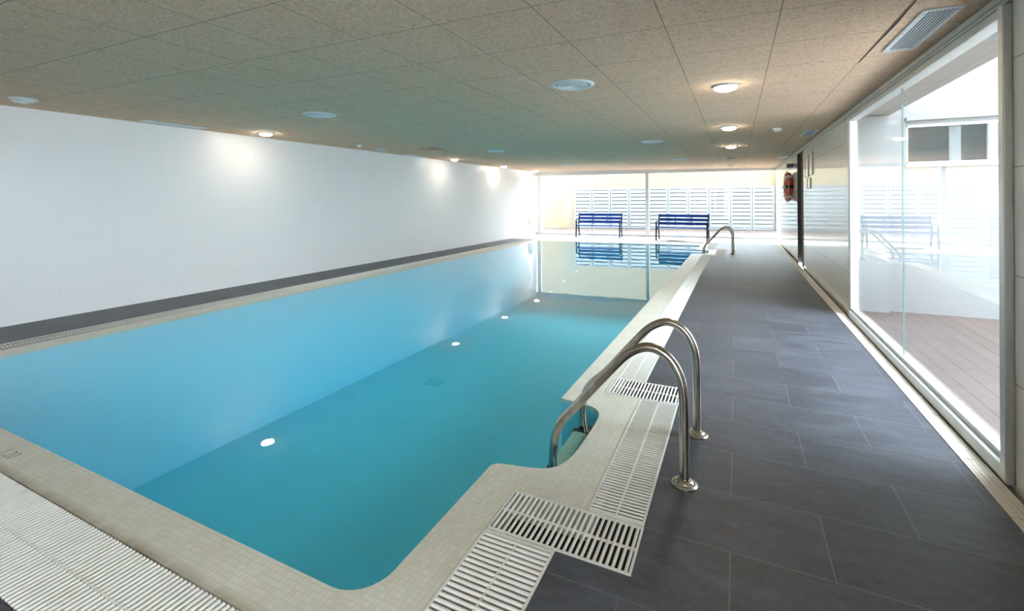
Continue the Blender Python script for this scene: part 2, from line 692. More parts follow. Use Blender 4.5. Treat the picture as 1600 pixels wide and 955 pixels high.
# ---- floor
TH = 0.12
m = MB()
m.box(-7.75, XR - 0.135, Y0 - .1, 0.70, -TH, 0)
m.box(-0.655, XR - 0.135, 0.70, 1.745, -TH, 0)
m.box(-0.36, XR - 0.135, 1.745, 3.64, -TH, 0)
m.prism([(ex(3.64), 3.64), (XR - 0.135, 3.64), (XR - 0.135, 12.2), (ex(12.2), 12.2)], -TH, 0)
m.box(-0.36 + DX2, XR - 0.135, 12.2, 12.2 + 1.9, -TH, 0)
m.prism([(ex(14.1), 14.1), (XR - 0.135, 14.1), (XR - 0.135, 15.95), (-0.80, 15.95), (-0.80, 15.52), (ex(15.5), 15.53)], -TH, 0)
m.prism([(-7.75, 0.70), (-6.55, 0.70), (-6.50, 15.11), (-7.75, 15.02)], -TH, 0)
struct(m.build('floor', M['slate']))


def yf(x):                                   # outer edge of the far coping
    return 15.15 + 0.073 * (x + 5.95)


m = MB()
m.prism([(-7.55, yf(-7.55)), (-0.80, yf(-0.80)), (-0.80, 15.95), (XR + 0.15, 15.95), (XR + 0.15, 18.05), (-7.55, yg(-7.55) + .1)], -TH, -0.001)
struct(m.build('floor_far', M['pale_for_light']))  # sunlit end of the dark floor, its brightness put into the colour


# ---- pool coping, basin and water
def arc(cx, cy_, r, a0, a1, n=8):
    return [(cx + r * math.cos(math.radians(a0 + (a1 - a0) * i / n)), cy_ + r * math.sin(math.radians(a0 + (a1 - a0) * i / n))) for i in range(n + 1)]


def notch(dx, dy):
    """water edge round a ladder bay, walking towards +y"""
    raw = [(-1.176, 2.165), (-1.150, 2.198), (-1.09, 2.213), (-0.985, 2.235), (-0.905, 2.262), (-0.852, 2.312), (-0.822, 2.40), (-0.808, 2.52),
           (-0.802, 2.72), (-0.803, 2.90), (-0.815, 2.985), (-0.850, 3.045), (-0.905, 3.075), (-1.00, 3.093), (-1.118, 3.108)]
    p = catmull([(x + dx, y + dy, 0) for x, y in raw], 3)
    return [(q.x, q.y) for q in p]


def wy(x):
    return 14.66 + 0.073 * (x + 5.95)


inner = []
inner += arc(-5.95, 1.34, 0.10, 180, 270)
inner += arc(-1.33, 1.395, 0.155, 270, 360)
inner += notch(0, 0)
inner += [(-1.085, 6.4), (-1.045, 10.0)]
inner += notch(0.14, LD)
inner += [(-0.97, 14.9), (-1.02, wy(-1.02))]
inner += [(-5.98, wy(-5.98)), (-6.05, wy(-6.05) - 0.06), (-6.05, 8.0)]
gx = lambda y: -0.842 + 0.0066 * (y - 3.64)
outer = [(-6.25, 1.037), (-0.972, 1.037), (-0.972, 2.032), (-0.615, 2.032), (-0.615, 3.322), (-0.865, 3.322), (-0.865, 3.640), (gx(3.64), 3.640), (gx(12.2), 12.2),
         (-0.865 + DX2, 12.2), (-0.865 + DX2, 12.49), (-0.615 + DX2, 12.49), (-0.615 + DX2, 13.785), (-0.865 + DX2, 13.785), (-0.865 + DX2, 14.10),
         (gx(14.1), 14.10), (gx(15.5), yf(gx(15.5))), (-6.25, yf(-6.25))]
ZW = -0.004
polys = [[Vector((x, y, 0)) for x, y in outer], [Vector((x, y, 0)) for x, y in inner]]
tri = tessellate_polygon(polys)
no, ni = len(outer), len(inner)
vs = [(x, y, 0.0) for x, y in outer] + [(x, y, -0.001) for x, y in inner]
m = MB()
m.add(vs, [tuple(t) for t in tri])
o0 = len(m.v)
m.add([(x, y, z) for z in (0.0, -0.15) for x, y in outer], [(i, (i + 1) % no, no + (i + 1) % no, no + i) for i in range(no)])
m.add([(x, y, z) for z in (-0.001, -0.03) for x, y in inner], [(i, (i + 1) % ni, ni + (i + 1) % ni, ni + i) for i in range(ni)])
bmc = m.build('pool_coping', M['mosaic'], fixn=False)
me = bmc.data
bm = bmesh.new()
bm.from_mesh(me)
bmesh.ops.remove_doubles(bm, verts=bm.verts, dist=1e-5)
bmesh.ops.recalc_face_normals(bm, faces=bm.faces)
bm.faces.ensure_lookup_table()
top = max((f for f in bm.faces if abs(f.normal.z) > 0.9), key=lambda f: f.calc_area())
if top.normal.z < 0:
    bmesh.ops.reverse_faces(bm, faces=bm.faces)
bm.to_mesh(me)
bm.free()
struct(bmc)
ZB = -1.79
m = MB()
m.add([(x, y, z) for z in (-0.03, ZB) for x, y in inner], [(i, (i + 1) % ni, ni + (i + 1) % ni, ni + i) for i in range(ni)])
m.box(-6.3, -0.5, 1.0, 15.5, ZB - 0.1, ZB)
struct(m.build('pool_basin', M['lining']))
tri = tessellate_polygon([[Vector((x, y, 0)) for x, y in inner]])
m = MB()
m.add([(x, y, ZW) for x, y in inner], [tuple(t) for t in tri])
wo = m.build('pool_water', M['water'])
if wo.data.polygons[0].normal.z < 0:
    wo.data.flip_normals()
tag(wo, 'still turquoise water filling the indoor swimming pool', 'water', kind='stuff')
# channel bottoms under the grates
m = MB()
m.box(-6.62, -0.30, 0.66, 1.037, -0.19, -0.14)
m.box(-0.972, -0.30, 1.037, 3.66, -0.19, -0.14)
m.box(-0.90, -0.50, 3.66, 12.2, -0.19, -0.14)
m.box(-0.80, -0.15, 12.2, 15.6, -0.19, -0.14)
m.box(-6.62, -6.25, 1.037, 15.2, -0.19, -0.14)
m.box(1.0, XR + 0.05, Y0, 17.9, -0.19, -0.10)
struct(m.build('drain_channel', M['channel']))

# ---- left wall
m = MB()
m.prism([(xl(Y0) - .25, Y0), (xl(Y0), Y0), (xl(17.42), 17.42), (xl(17.42) - .25, 17.42)], -0.1, 2.66)
struct(m.build('wall_left', M['wall_left']))
# ---- back wall, behind the camera
m = MB()
m.box(-7.8, 1.4, Y0 - 0.2, Y0, -0.1, 2.66)
struct(m.build('wall_back', M['wall_left']))
# ---- right wall
VY0, VY1 = -3.7, -0.6                          # unseen window added behind the camera for fill light
WY0, WY1 = 3.06, 6.74                        # window opening
DY0, DY1 = 10.98, 11.76                      # doorway
YE = 17.98
m = MB()
m.box(XR, XR + 0.09, Y0, VY0, -0.1, 2.66)
m.box(XR, XR + 0.09, VY1, WY0, -0.1, 2.66)
m.box(XR, XR + 0.09, VY0, VY1, 2.335, 2.66)
m.box(XR, XR + 0.09, VY0, VY1, -0.1, 0.02)
m.box(XR, XR + 0.09, WY1, DY0, -0.1, 2.66)
m.box(XR, XR + 0.09, DY0, DY1, 2.36, 2.66)
m.box(XR, XR + 0.09, DY1, YE - .02, -0.1, 2.66)
m.box(XR, XR + 0.09, WY0, WY1, 2.335, 2.66)
m.box(XR, XR + 0.09, WY0, WY1, -0.1, 0.0)
struct(m.build('wall_right', M['wall_right']))
# door in the right wall
m = MB()
m.box(XR + 0.06, XR + 0.10, DY0 + .04, DY1 - .04, 0.01, 2.32, ch=.004)
door = struct(m.build('door_1', M['brown_door']))
m = MB()
m.box(XR - 0.012, XR + 0.098, DY0 - 0.03, DY0 + 0.03, 0.0, 2.38)
m.box(XR - 0.012, XR + 0.098, DY1 - 0.03, DY1 + 0.03, 0.0, 2.38)
m.box(XR - 0.012, XR + 0.098, DY0 + 0.03, DY1 - 0.03, 2.32, 2.38)
m.build('door_frame', M['brown_door'], door)
m = MB()
m.tube([(XR + .06, DY0 + .14, 1.02), (XR + .015, DY0 + .14, 1.02), (XR + .012, DY0 + .26, 1.02)], .009, 10)
m.build('door_handle', M['aluminium'], door, smooth=True)
# track along the top of the right wall
m = MB()
for a, b in ((Y0, YE),):
    m.prism([(XR - 0.035, a), (XR - 0.002, a), (XR - 0.002, b), (XR - 0.035, b)], 2.352, 2.385)
    m.prism([(XR - 0.022, a), (XR - 0.002, a), (XR - 0.002, b), (XR - 0.022, b)], 2.335, 2.352)
struct(m.build('trim_1', M['steel_track']))

# ---- right window
win = struct(MB().box(XR - 0.008, XR + 0.036, WY1 - 0.13, WY1 - 0.02, 0.0, 2.333, ch=.006).build('window_1', M['white_metal']))
m = MB()
m.box(XR - 0.03, XR + 0.07, WY0 + 0.02, WY1 - 0.13, 0.004, 0.075, ch=.005)
m.box(XR + 0.0, XR + 0.05, WY0 + 0.02, WY1 - 0.13, 0.075, 0.105, ch=.004)
m.build('window_sill', M['white_metal'], win)
m = MB()
m.box(XR - 0.02, XR + 0.07, WY0 + 0.02, WY1 - 0.13, 2.285, 2.333, ch=.005)
m.build('head_rail', M['steel_track'], win)
m = MB()
m.box(XR - 0.035, XR + 0.075, WY0 + 0.005, WY0 + 0.06, 0.004, 2.333, ch=.006)
m.box(XR - 0.02, XR + 0.06, WY0 + 0.06, WY0 + 0.10, 0.004, 2.333, ch=.006)
m.build('side_jamb', M['aluminium'], win)
GJ = 4.82
for a, b in ((WY0 + 0.10, GJ - 0.004), (GJ + 0.004, WY1 - 0.13)):
    MB().box(XR + 0.022, XR + 0.030, a, b, 0.10, 2.29).build('pane', M['glass'], win)
MB().box(XR + 0.020, XR + 0.032, GJ - 0.004, GJ + 0.004, 0.10, 2.29).build('pane_joint', M['glass_edge'], win)

fill_win = struct(MB().box(XR, XR + 0.06, VY0, VY1, 0.02, 0.10).box(XR, XR + 0.06, VY0, VY1, 2.28, 2.335)
              .box(XR, XR + .06, VY0, VY0 + .06, .10, 2.28).box(XR, XR + .06, VY1 - .06, VY1, .10, 2.28).build('fill_window', M['aluminium']))  # added out of view to let daylight onto the near end
for a, b in ((VY0 + .06, (VY0 + VY1) / 2 - .004), ((VY0 + VY1) / 2 + .004, VY1 - .06)):
    MB().box(XR + 0.022, XR + 0.030, a, b, 0.10, 2.28).build('pane', M['glass'], fill_win)

# ---- far glass wall
def fbox(m, x0, x1, d0, d1, z0, z1, ch=0.0):
    a = math.atan(0.068)
    mt = Matrix.Translation((0, yg(0), 0)) @ Matrix.Rotation(a, 4, 'Z')
    return m.box(x0, x1, d0, d1, z0, z1, ch=ch, mat=mt)


win2 = struct(fbox(MB(), -7.27, 1.36, -0.015, 0.045, 2.325, 2.45, .005).build('window_2', M['white_metal']))
m = MB()
fbox(m, -7.27, 1.36, -0.04, 0.10, 0.0, 0.085, .006)
m.build('window_sill', M['white_metal'], win2)
for a, b in ((-7.20, -7.07), (-3.02, -2.90), (1.27, 1.37)):
    fbox(MB(), a, b, -0.04, 0.08, 0.085, 2.325, .006).build('post', M['white_metal'], win2)
for a, b in ((-7.07, -5.01), (-5.002, -3.02), (-2.90, -0.765), (-0.757, 1.27)):
    fbox(MB(), a, b, 0.015, 0.023, 0.085, 2.325).build('pane', M['glass'], win2)
for x in (-5.006, -0.761):
    fbox(MB(), x - 0.004, x + 0.004, 0.013, 0.025, 0.085, 2.325).build('pane_joint', M['glass_edge'], win2)
m = MB()
fbox(m, -7.27, 1.36, -0.05, 0.12, 2.45, 2.66)
struct(m.build('wall_far', M['white_metal']))

# ---- outside, far end
m = MB()
m.prism([(-16, yg(-16) + 0.1), (1.35, yg(1.35) + 0.1), (6, yg(6) + 0.1), (6, 24.2), (-16, 24.2)], -0.12, -0.03)
struct(m.build('outer_deck', M['deck_red']))
m = MB()
m.prism([(-16, yw(-16)), (6, yw(6)), (6, yw(6) + .25), (-16, yw(-16) + .25)], -0.12, 3.45)
struct(m.build('outer_wall', M['yellow']))
m = MB()
m.prism([(1.62, yw(1.62) - .35), (1.95, yw(1.95) - .35), (1.95, yw(1.95)), (1.62, yw(1.62))], -0.03, 3.45)
struct(m.build('outer_pilaster', M['yellow']))
# bare streak where the render has come off
st = [(0.0, 0.0), (0.10, 0.35), (0.20, 0.62), (0.12, 0.95), (0.22, 1.25), (0.30, 1.6), (0.24, 1.85), (0.40, 2.05), (0.34, 2.2), (0.12, 2.32), (0.16, 2.46), (0.06, 2.62),
      (-0.10, 2.5), (-0.04, 2.3), (-0.20, 2.1), (-0.16, 1.8), (-0.30, 1.55), (-0.20, 1.25), (-0.24, 0.95), (-0.12, 0.6), (-0.10, 0.3), (-0.03, 0.0)]
sx0, sz = -7.52, 0.0
m = MB()
n = len(st)
m.add([(sx0 + a * .75, yw(sx0 + a * .75) - d, b) for d in (0.006, -0.01) for a, b in st],
      [tuple(range(n))] + [(i, (i + 1) % n, n + (i + 1) % n, n + i) for i in range(n)])
o = m.build('wall_stain', M['yellow_dark'])
struct(o, 'grey streak of bare plaster running down the yellow outer wall', 'stain')

# ---- outside, right courtyard
m = MB()
m.box(XR + 0.09, 3.3, 1.9, 7.42, -0.14, -0.05)
struct(m.build('courtyard_deck', M['deck']))
struct(MB().box(XR + 0.09, 8.0, Y0 - .19, 1.9, -0.14, -0.05).box(3.3, 8.0, 1.9, 7.42, -0.14, -0.05).build('bounce_paving', M['pale_for_light']))  # pale ground added out of view to bounce daylight onto the ceiling
m = MB()
wx0, wx1, wz0, wz1 = 1.93, 3.25, 1.80, 2.30
m.box(1.72, wx0, 7.42, 7.62, -0.1, 7.0)
m.box(wx1, 8.0, 7.42, 7.62, -0.1, 7.0)
m.box(wx0, wx1, 7.42, 7.62, -0.1, wz0)
m.box(wx0, wx1, 7.42, 7.62, wz1, 7.0)
struct(m.build('courtyard_wall', M['white_render']))
m = MB()
m.box(XR + 0.09, 1.72, 7.30, 7.62, -0.1, 2.42)
struct(m.build('courtyard_pier', M['grey_render']))
m = MB()
m.box(XR + 0.115, 1.745, 2.4, 7.62, 2.43, 2.95)
struct(m.build('courtyard_soffit', M['grey_render']))
m = MB()
m.box(8.0, 8.2, Y0, 7.62, -0.1, 1.1)
struct(m.build('courtyard_parapet', M['white_render']))
m = MB()
m.box(wx0 - .02, wx1, 7.355, 7.42, wz1 + .045, wz1 + .085)
struct(m.build('courtyard_ledge', M['grey_render']))
win3 = struct(MB().box(wx0, wx1, 7.44, 7.50, wz0, wz0 + 0.035).box(wx0, wx1, 7.44, 7.50, wz1 - 0.03, wz1).box(wx0, wx0 + .015, 7.44, 7.50, wz0, wz1)
              .box(2.70, 2.775, 7.435, 7.50, wz0, wz1).build('window_3', M['white_metal']))
MB().box(wx0 - .02, wx1, 7.36, 7.44, wz0 - .028, wz0 - .002, ch=.004).build('window_sill', M['white_metal'], win3)
MB().box(wx0 + .015, 2.70, 7.47, 7.478, wz0 + .035, wz1 - .03).build('pane', M['glass_dull'], win3)
MB().box(2.775, wx1, 7.47, 7.478, wz0 + .035, wz1 - .03).build('pane', M['glass_dull'], win3)
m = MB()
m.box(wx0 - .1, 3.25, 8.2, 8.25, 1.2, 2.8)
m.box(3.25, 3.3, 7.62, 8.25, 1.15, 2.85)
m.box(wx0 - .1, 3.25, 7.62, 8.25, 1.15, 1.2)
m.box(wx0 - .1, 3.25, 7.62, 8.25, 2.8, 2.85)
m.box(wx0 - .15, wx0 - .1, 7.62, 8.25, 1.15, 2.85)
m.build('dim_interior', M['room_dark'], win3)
MB().box(2.36, 2.47, 7.50, 7.53, wz0 + .03, wz1 - .03).build('blind_strip', M['curtain'], win3)
MB().box(2.74, wx1 - .005, 7.56, 7.60, wz0 - .1, wz1 + .1).build('roller_blind', plain('blue_roller_blind', (0.055, 0.085, 0.105), .7), win3)


# ------------------------------------------------------------------ grates
def make_grate(label, group, x0, x1, y0, y1, along, pitch, spines=1, frame=True, rz=0.0, bar=0.0130, hgt=0.008, mat='plastic', name='pool_grate'):
    """along: axis the slats are repeated along ('x' or 'y'); local frame at (x0, y0)"""
    W, Ln = (x1 - x0, y1 - y0) if along == 'y' else (y1 - y0, x1 - x0)
    t = thing(name, label, 'grate', (x0, y0, 0), rz, group)
    sw = (lambda u, v, z: (u, v, z)) if along == 'y' else (lambda u, v, z: (v, u, z))
    e = 0.010 if frame else 0.002
    zt = 0.003

    def bx(m_, u0, u1, v0, v1, z0, z1):
        a = sw(u0, v0, z0)
        b = sw(u1, v1, z1)
        m_.box(min(a[0], b[0]), max(a[0], b[0]), min(a[1], b[1]), max(a[1], b[1]), z0, z1)
    g = 0.003
    if frame:
        m_ = MB()
        bx(m_, g, g + e, g, Ln - g, zt - hgt, zt)
        bx(m_, W - g - e, W - g, g, Ln - g, zt - hgt, zt)
        bx(m_, g + e, W - g - e, g, g + e, zt - hgt, zt)
        bx(m_, g + e, W - g - e, Ln - g - e, Ln - g, zt - hgt, zt)
        m_.build('frame', M[mat], t)
    m_ = MB()
    nb = max(1, int((Ln - 2 * g - 2 * e) / pitch))
    p = (Ln - 2 * g - 2 * e) / nb
    c = bar * 0.28
    u0, u1 = g + e, W - g - e
    for i in range(nb):
        v = g + e + p * (i + 0.5)
        prof = [(-bar / 2 + .002, zt - hgt), (bar / 2 - .002, zt - hgt), (bar / 2, zt - c), (bar / 2 - c, zt + .0005), (-bar / 2 + c, zt + .0005), (-bar / 2, zt - c)]
        A = [sw(u0, v + a, z) for a, z in prof] + [sw(u1, v + a, z) for a, z in prof]
        k = len(prof)
        m_.add(A, [tuple(range(k)), tuple(range(2 * k - 1, k - 1, -1))] + [(q, (q + 1) % k, k + (q + 1) % k, k + q) for q in range(k)])
    m_.build('slats', M[mat], t)
    m_ = MB()
    for s in range(spines):
        u = W * (s + 1) / (spines + 1)
        bx(m_, u - .005, u + .005, g + e, Ln - g - e, zt - hgt, zt - 0.001)
    m_.build('spine', M[mat], t)
    return t


GG = 'white slatted overflow grates round the pool'
make_grate('long white slatted overflow grate along the near edge of the pool', GG, -6.55, -0.985, 0.700, 1.034, 'x', 0.0245, frame=False, bar=0.0175, hgt=0.012)
make_grate('white overflow grate running off the bottom of the picture, with slats across the pool side', GG, -0.972, -0.655, 0.700, 1.742, 'y', 0.025, bar=0.0165, hgt=0.012)
make_grate('short rust-stained white grate on the near side of the nearer ladder bay', GG, -0.972, -0.358, 1.745, 2.030, 'x', 0.0236)
make_grate('white slatted grate between the nearer ladder bay and its handrail feet', GG, -0.615, -0.360, 2.034, 3.320, 'y', 0.0235)
make_grate('short white grate on the far side of the nearer ladder bay', GG, -0.865, -0.360, 3.324, 3.638, 'x', 0.0236)
make_grate('long white slatted grate beside the pool between the two ladder bays', GG, gx(3.64), ex(3.64), 3.642, 12.196, 'y', 0.024, rz=-math.atan(0.0066))
make_grate('short grate on the near side of the far ladder bay', GG, -0.972 + DX2 + .107, -0.358 + DX2, 12.202, 12.488, 'x', 0.0236)
make_grate('slatted grate between the far ladder bay and its handrail feet', GG, -0.615 + DX2, -0.360 + DX2, 12.492, 13.783, 'y', 0.0235)
make_grate('short grate on the far side of the far ladder bay', GG, -0.865 + DX2, -0.360 + DX2, 13.787, 14.098, 'x', 0.0236)
make_grate('slatted grate running from the far ladder bay to the far pool corner', GG, gx(14.1), ex(14.1), 14.102, 15.5, 'y', 0.024)
make_grate('narrow white slatted overflow grate along the foot of the left wall side', GG, -6.55, -6.25, 1.038, 15.08, 'y', 0.0285)

# perforated drain along the right wall, laid in lengths
yy = [1.62, 2.20, 2.77, 3.29, 3.87, 5.50, 6.95, 8.6, 10.3, 12.0, 13.7, 15.4, 17.7]
words = ['running out of the picture under the near wall tiles', 'nearest complete length beside the near wall tiles', 'below the right end of the window',
         'second from the right end of the window', 'under the window, below the glass joint', 'under the far end of the window',
         'just past the window', 'in front of the notice plates', 'just before the brown door', 'at the brown door', 'below the lifebuoy',
         'past the lifebuoy', ]
for i in range(len(yy) - 1):
    make_grate('cream perforated wall drain ' + (words[i]), 'cream drain lengths along the right wall', XR - 0.133, XR - 0.036, yy[i], yy[i + 1] - 0.002, 'y', 0.0165, spines=3,
               bar=0.0105, hgt=0.015, mat='drain', name='wall_drain')

# ------------------------------------------------------------------ pool ladder
lad = thing('pool_ladder', 'stainless steel pool ladder with arched handrails nearest the camera', 'ladder', (0, 0, 0), 0, 'stainless pool ladders')
prof = [(-0.236, 0.0), (-0.236, 0.22), (-0.238, 0.42), (-0.252, 0.515), (-0.290, 0.592), (-0.345, 0.637), (-0.405, 0.650), (-0.470, 0.628), (-0.535, 0.578), (-0.645, 0.452),
        (-0.770, 0.303), (-0.862, 0.195), (-0.900, 0.120), (-0.916, 0.03), (-0.922, -0.10), (-0.925, -0.5), (-0.925, -1.0)]
for y in (2.42, 2.96):
    dx = 0.0 if y < 2.5 else 0.02
    m = MB()
    m.tube(catmull([(x + (dx if x > -.8 else 0), y, z) for x, z in prof], 6), 0.0235, 18)
    rail = m.build('handrail', M['steel'], lad, smooth=True)
    m = MB()
    m.lathe([(0.062, 0.0), (0.062, 0.007), (0.056, 0.014), (0.044, 0.017), (0.040, 0.024), (0.030, 0.030), (0.024, 0.031)], 32,
            axis=Matrix.Translation((-0.236 + dx, y, 0.0)))
    m.build('flange', M['steel'], rail, smooth=True)
for z in (-0.105, -0.38, -0.65, -0.92):
    m = MB()
    m.box(-0.965, -0.878, 2.475, 2.905, z - 0.028, z, ch=.008)
    for k in range(5):
        m.box(-0.957 + k * .0165, -0.950 + k * .0165, 2.48, 2.90, z - .001, z + 0.004)
    tr = m.build('tread', M['tread'], lad, smooth=True)
    for a, b in ((2.446, 2.475), (2.905, 2.934)):
        MB().box(-0.970, -0.873, a, b, z - .034, z + .006, ch=.006).build('end_cap', M['rubber'], tr)
dup(lad, (0.14, LD, 0), 0, 'stainless pool ladder at the far end of the pool, before the right bench')

# ------------------------------------------------------------------ benches
def make_bench(label, loc, rz):
    t = thing('park_bench', label, 'bench', loc, rz, 'blue slatted benches by the far glass')
    hw = 0.825
    for s in (-1, 1):
        x = s * (hw - 0.03)
        m_ = MB()
        xw = 0.022

        def bar(p, q, th=0.028):
            p, q = Vector((x, *p)), Vector((x, *q))
            d = (q - p).normalized()
            nrm = Vector((1, 0, 0)).cross(d) * th / 2
            X = Vector((xw, 0, 0))
            m_.add([p - X - nrm, p + X - nrm, p + X + nrm, p - X + nrm, q - X - nrm, q + X - nrm, q + X + nrm, q - X + nrm],
                   [(0, 3, 2, 1), (4, 5, 6, 7), (0, 1, 5, 4), (1, 2, 6, 5), (2, 3, 7, 6), (3, 0, 4, 7)])
        bar((-0.27, 0.0), (-0.23, 0.40), .040)
        bar((-0.23, 0.40), (-0.235, 0.60), .036)
        bar((-0.245, 0.60), (-0.18, 0.635), .030)
        bar((-0.18, 0.635), (0.16, 0.60), .030)
        bar((-0.25, 0.40), (0.16, 0.385), .040)
        bar((0.23, 0.0), (0.14, 0.40), .040)
        bar((0.14, 0.40), (0.255, 0.865), .040)
        m_.box(x - .03, x + .03, -0.31, -0.24, 0, 0.012)
        m_.box(x - .03, x + .03, 0.195, 0.265, 0, 0.012)
        m_.build('side_frame', M['black'], t)
    for k in range(5):
        y = -0.235 + k * 0.085
        MB().box(-hw, hw, y, y + 0.072, 0.408 - k * .003, 0.440 - k * .003, ch=.005).build('seat_slat', M['blue'], t)
    for k, z in enumerate((0.545, 0.675, 0.805)):
        y = 0.15 + (z - 0.42) * 0.247
        mt = Matrix.Translation((0, y - 0.012, z)) @ Matrix.Rotation(-0.242, 4, 'X')
        MB().box(-hw + .02, hw - .02, -0.022, 0.006, -0.046, 0.046, ch=.005, mat=mt).build('back_slat', M['blue'], t)
    for s in (-1, 1):
        mt = Matrix.Translation((s * 0.26, 0.15 + 0.235 * 0.247 + .004, 0.665)) @ Matrix.Rotation(-0.242, 4, 'X')
        MB().box(-.018, .018, -0.004, 0.004, -0.19, 0.19, mat=mt).build('back_strap', M['black'], t)
    return t


b1 = make_bench('blue slatted bench with black iron frame left of the glass wall post', (-4.57, 16.90, 0), 0.06)
dup(b1, (-1.63, 16.48, 0), -0.06, 'blue slatted bench with black iron frame right of the glass wall post')
m = MB()  # black strip with raised bars lying on the floor
m.box(-2.05, -1.47, 16.02, 16.10, -0.001, 0.016, ch=.004)
for k in range(14):
    m.box(-2.03 + k * .04, -2.005 + k * .04, 16.03, 16.09, 0.014, 0.019)
tag(m.build('floor_strip', M['black']), 'narrow black slotted strip on the floor under the right bench', 'vent')

# ------------------------------------------------------------------ lifebuoy and wall fittings
bu = thing('lifebuoy', 'orange lifebuoy with white rope hanging on the right wall', 'lifebuoy', (XR - 0.083, 12.95, 1.655))
R, r = 0.275, 0.074
m = MB()
pts = [(0, R * math.cos(2 * math.pi * k / 48), R * math.sin(2 * math.pi * k / 48)) for k in range(48)]
m.tube(pts, r, 20, closed=True)
m.build('ring', M['orange'], bu, smooth=True)
for q in range(4):
    a0 = math.pi / 4 + q * math.pi / 2
    m = MB()
    m.tube([(0, R * math.cos(a0 + d), R * math.sin(a0 + d)) for d in (-.12, -.06, 0, .06, .12)], r + .003, 20)
    m.build('white_band', M['white_plastic'], bu, smooth=True)
for q in range(4):
    a0 = math.pi / 4 + q * math.pi / 2
    P = []
    for k in range(13):
        t_ = k / 12
        a = a0 + t_ * math.pi / 2
        rr = R + r + 0.006 + 0.018 * math.sin(math.pi * t_) + .004
        P.append((-0.02, rr * math.cos(a), rr * math.sin(a)))
    MB().tube(P, 0.007, 8).build('grab_rope', M['rope'], bu, smooth=True)
m = MB()
m.box(-0.086, -0.080, -0.37, 0.37, -0.032, 0.032)
m.box(-0.080, 0.083, -0.37, -0.362, -0.032, 0.032)
m.box(-0.080, 0.083, 0.362, 0.37, -0.032, 0.032)
m.build('holding_strap', M['black'], bu)
fx = thing('wall_bracket', 'small dark bracket on the right wall just above the lifebuoy', 'bracket', (XR, 12.75, 2.15))
MB().box(-0.13, 0.0, -0.10, 0.10, -0.045, 0.045, ch=.008).build('body', plain('dark_grey_plastic', (0.09, 0.085, 0.08), .5), fx)
MB().tube([(-0.09, 0.10, 0.0), (-0.09, 0.30, 0.0)], .014, 10).build('nozzle', M['black'], fx, smooth=True)

for name_, y0_, y1_, z0_, z1_, lab, gl in (
        ('notice_plate', 10.10, 10.52, 1.78, 2.17, 'upper left clear notice plate on the right wall by the brown door', .02),
        ('notice_plate', 9.55, 9.98, 1.80, 2.20, 'upper right clear notice plate on the right wall by the brown door', .02),
        ('notice_plate', 9.82, 10.25, 1.56, 1.755, 'small grey notice plate under the other two on the right wall', .02)):
    t = thing(name_, lab, 'notice', (XR, (y0_ + y1_) / 2, z0_), 0, 'notice plates beside the brown door')
    hw_ = (y1_ - y0_) / 2
    h_ = z1_ - z0_
    MB().box(-0.008, 0.0, -hw_ + .012, hw_ - .012, 0.012, h_ - .012, ch=.002).build('plate', plain('pale_plate', (0.74, 0.72, 0.66) if h_ > .3 else (0.50, 0.48, 0.43), .12), t)
    m = MB()
    m.box(-0.014, 0.0, -hw_, -hw_ + .012, 0, h_)
    m.box(-0.014, 0.0, hw_ - .012, hw_, 0, h_)
    m.box(-0.014, 0.0, -hw_ + .012, hw_ - .012, 0, .012)
    m.box(-0.014, 0.0, -hw_ + .012, hw_ - .012, h_ - .012, h_)
    m.build('frame', plain('notice_edge', (0.40, 0.39, 0.36), .3), t)

# white box on the left wall by the far glass
xb = xl(17.0)
bxo = thing('wall_cabinet', 'small white cabinet low on the left wall beside the far glass', 'cabinet', (xb, 16.95, 0.30))
MB().box(0.0, 0.10, -0.33, 0.30, 0.0, 0.44, ch=.008).build('body', M['white_plastic'], bxo)
d_ = MB().box(0.10, 0.112, -0.31, 0.28, 0.02, 0.42, ch=.004).build('door', M['white_metal'], bxo)
MB().box(0.112, 0.122, -0.27, -0.24, 0.18, 0.26, ch=.003).build('latch', M['aluminium'], d_)
hk2 = thing('wall_hook', 'tiny grey hook on the left wall above the white cabinet', 'hook', (xl(16.6), 16.6, 1.70))
MB().lathe([(.028, 0), (.028, .006), (.02, .009)], 16, axis=Matrix.Rotation(math.pi / 2, 4, 'Y')).build('base', M['aluminium'], hk2)
MB().tube(catmull([(0.004, 0, 0.01), (0.035, 0, 0.0), (0.05, 0, -0.02), (0.05, 0, 0.015)], 4), .006, 8).build('prong', M['aluminium'], hk2, smooth=True)

# depth plate set in the near coping
dp = thing('depth_marker', 'small ceramic depth marker set in the near pool coping', 'marker', (-3.66, 1.13, -0.0055))
MB().box(-0.115, 0.115, -0.042, 0.042, 0.0, 0.004, ch=.001).build('plate', M['plate'], dp)
fc = bpy.data.curves.new('digits', 'FONT')
fc.body = '1,20'
fc.size = 0.085
fc.align_x = 'CENTER'
fc.align_y = 'CENTER'
fc.extrude = 0.0006
tmp = bpy.data.objects.new('digits_tmp', fc)
COL.objects.link(tmp)
bpy.context.view_layer.update()
me = bpy.data.meshes.new_from_object(tmp.evaluated_get(bpy.context.evaluated_depsgraph_get()))
bpy.data.objects.remove(tmp)
me.materials.clear()
me.materials.append(M['ink'])
dg = bpy.data.objects.new('digits', me)
COL.objects.link(dg)
dg.parent = dp
dg.location = (0, 0, 0.0048)

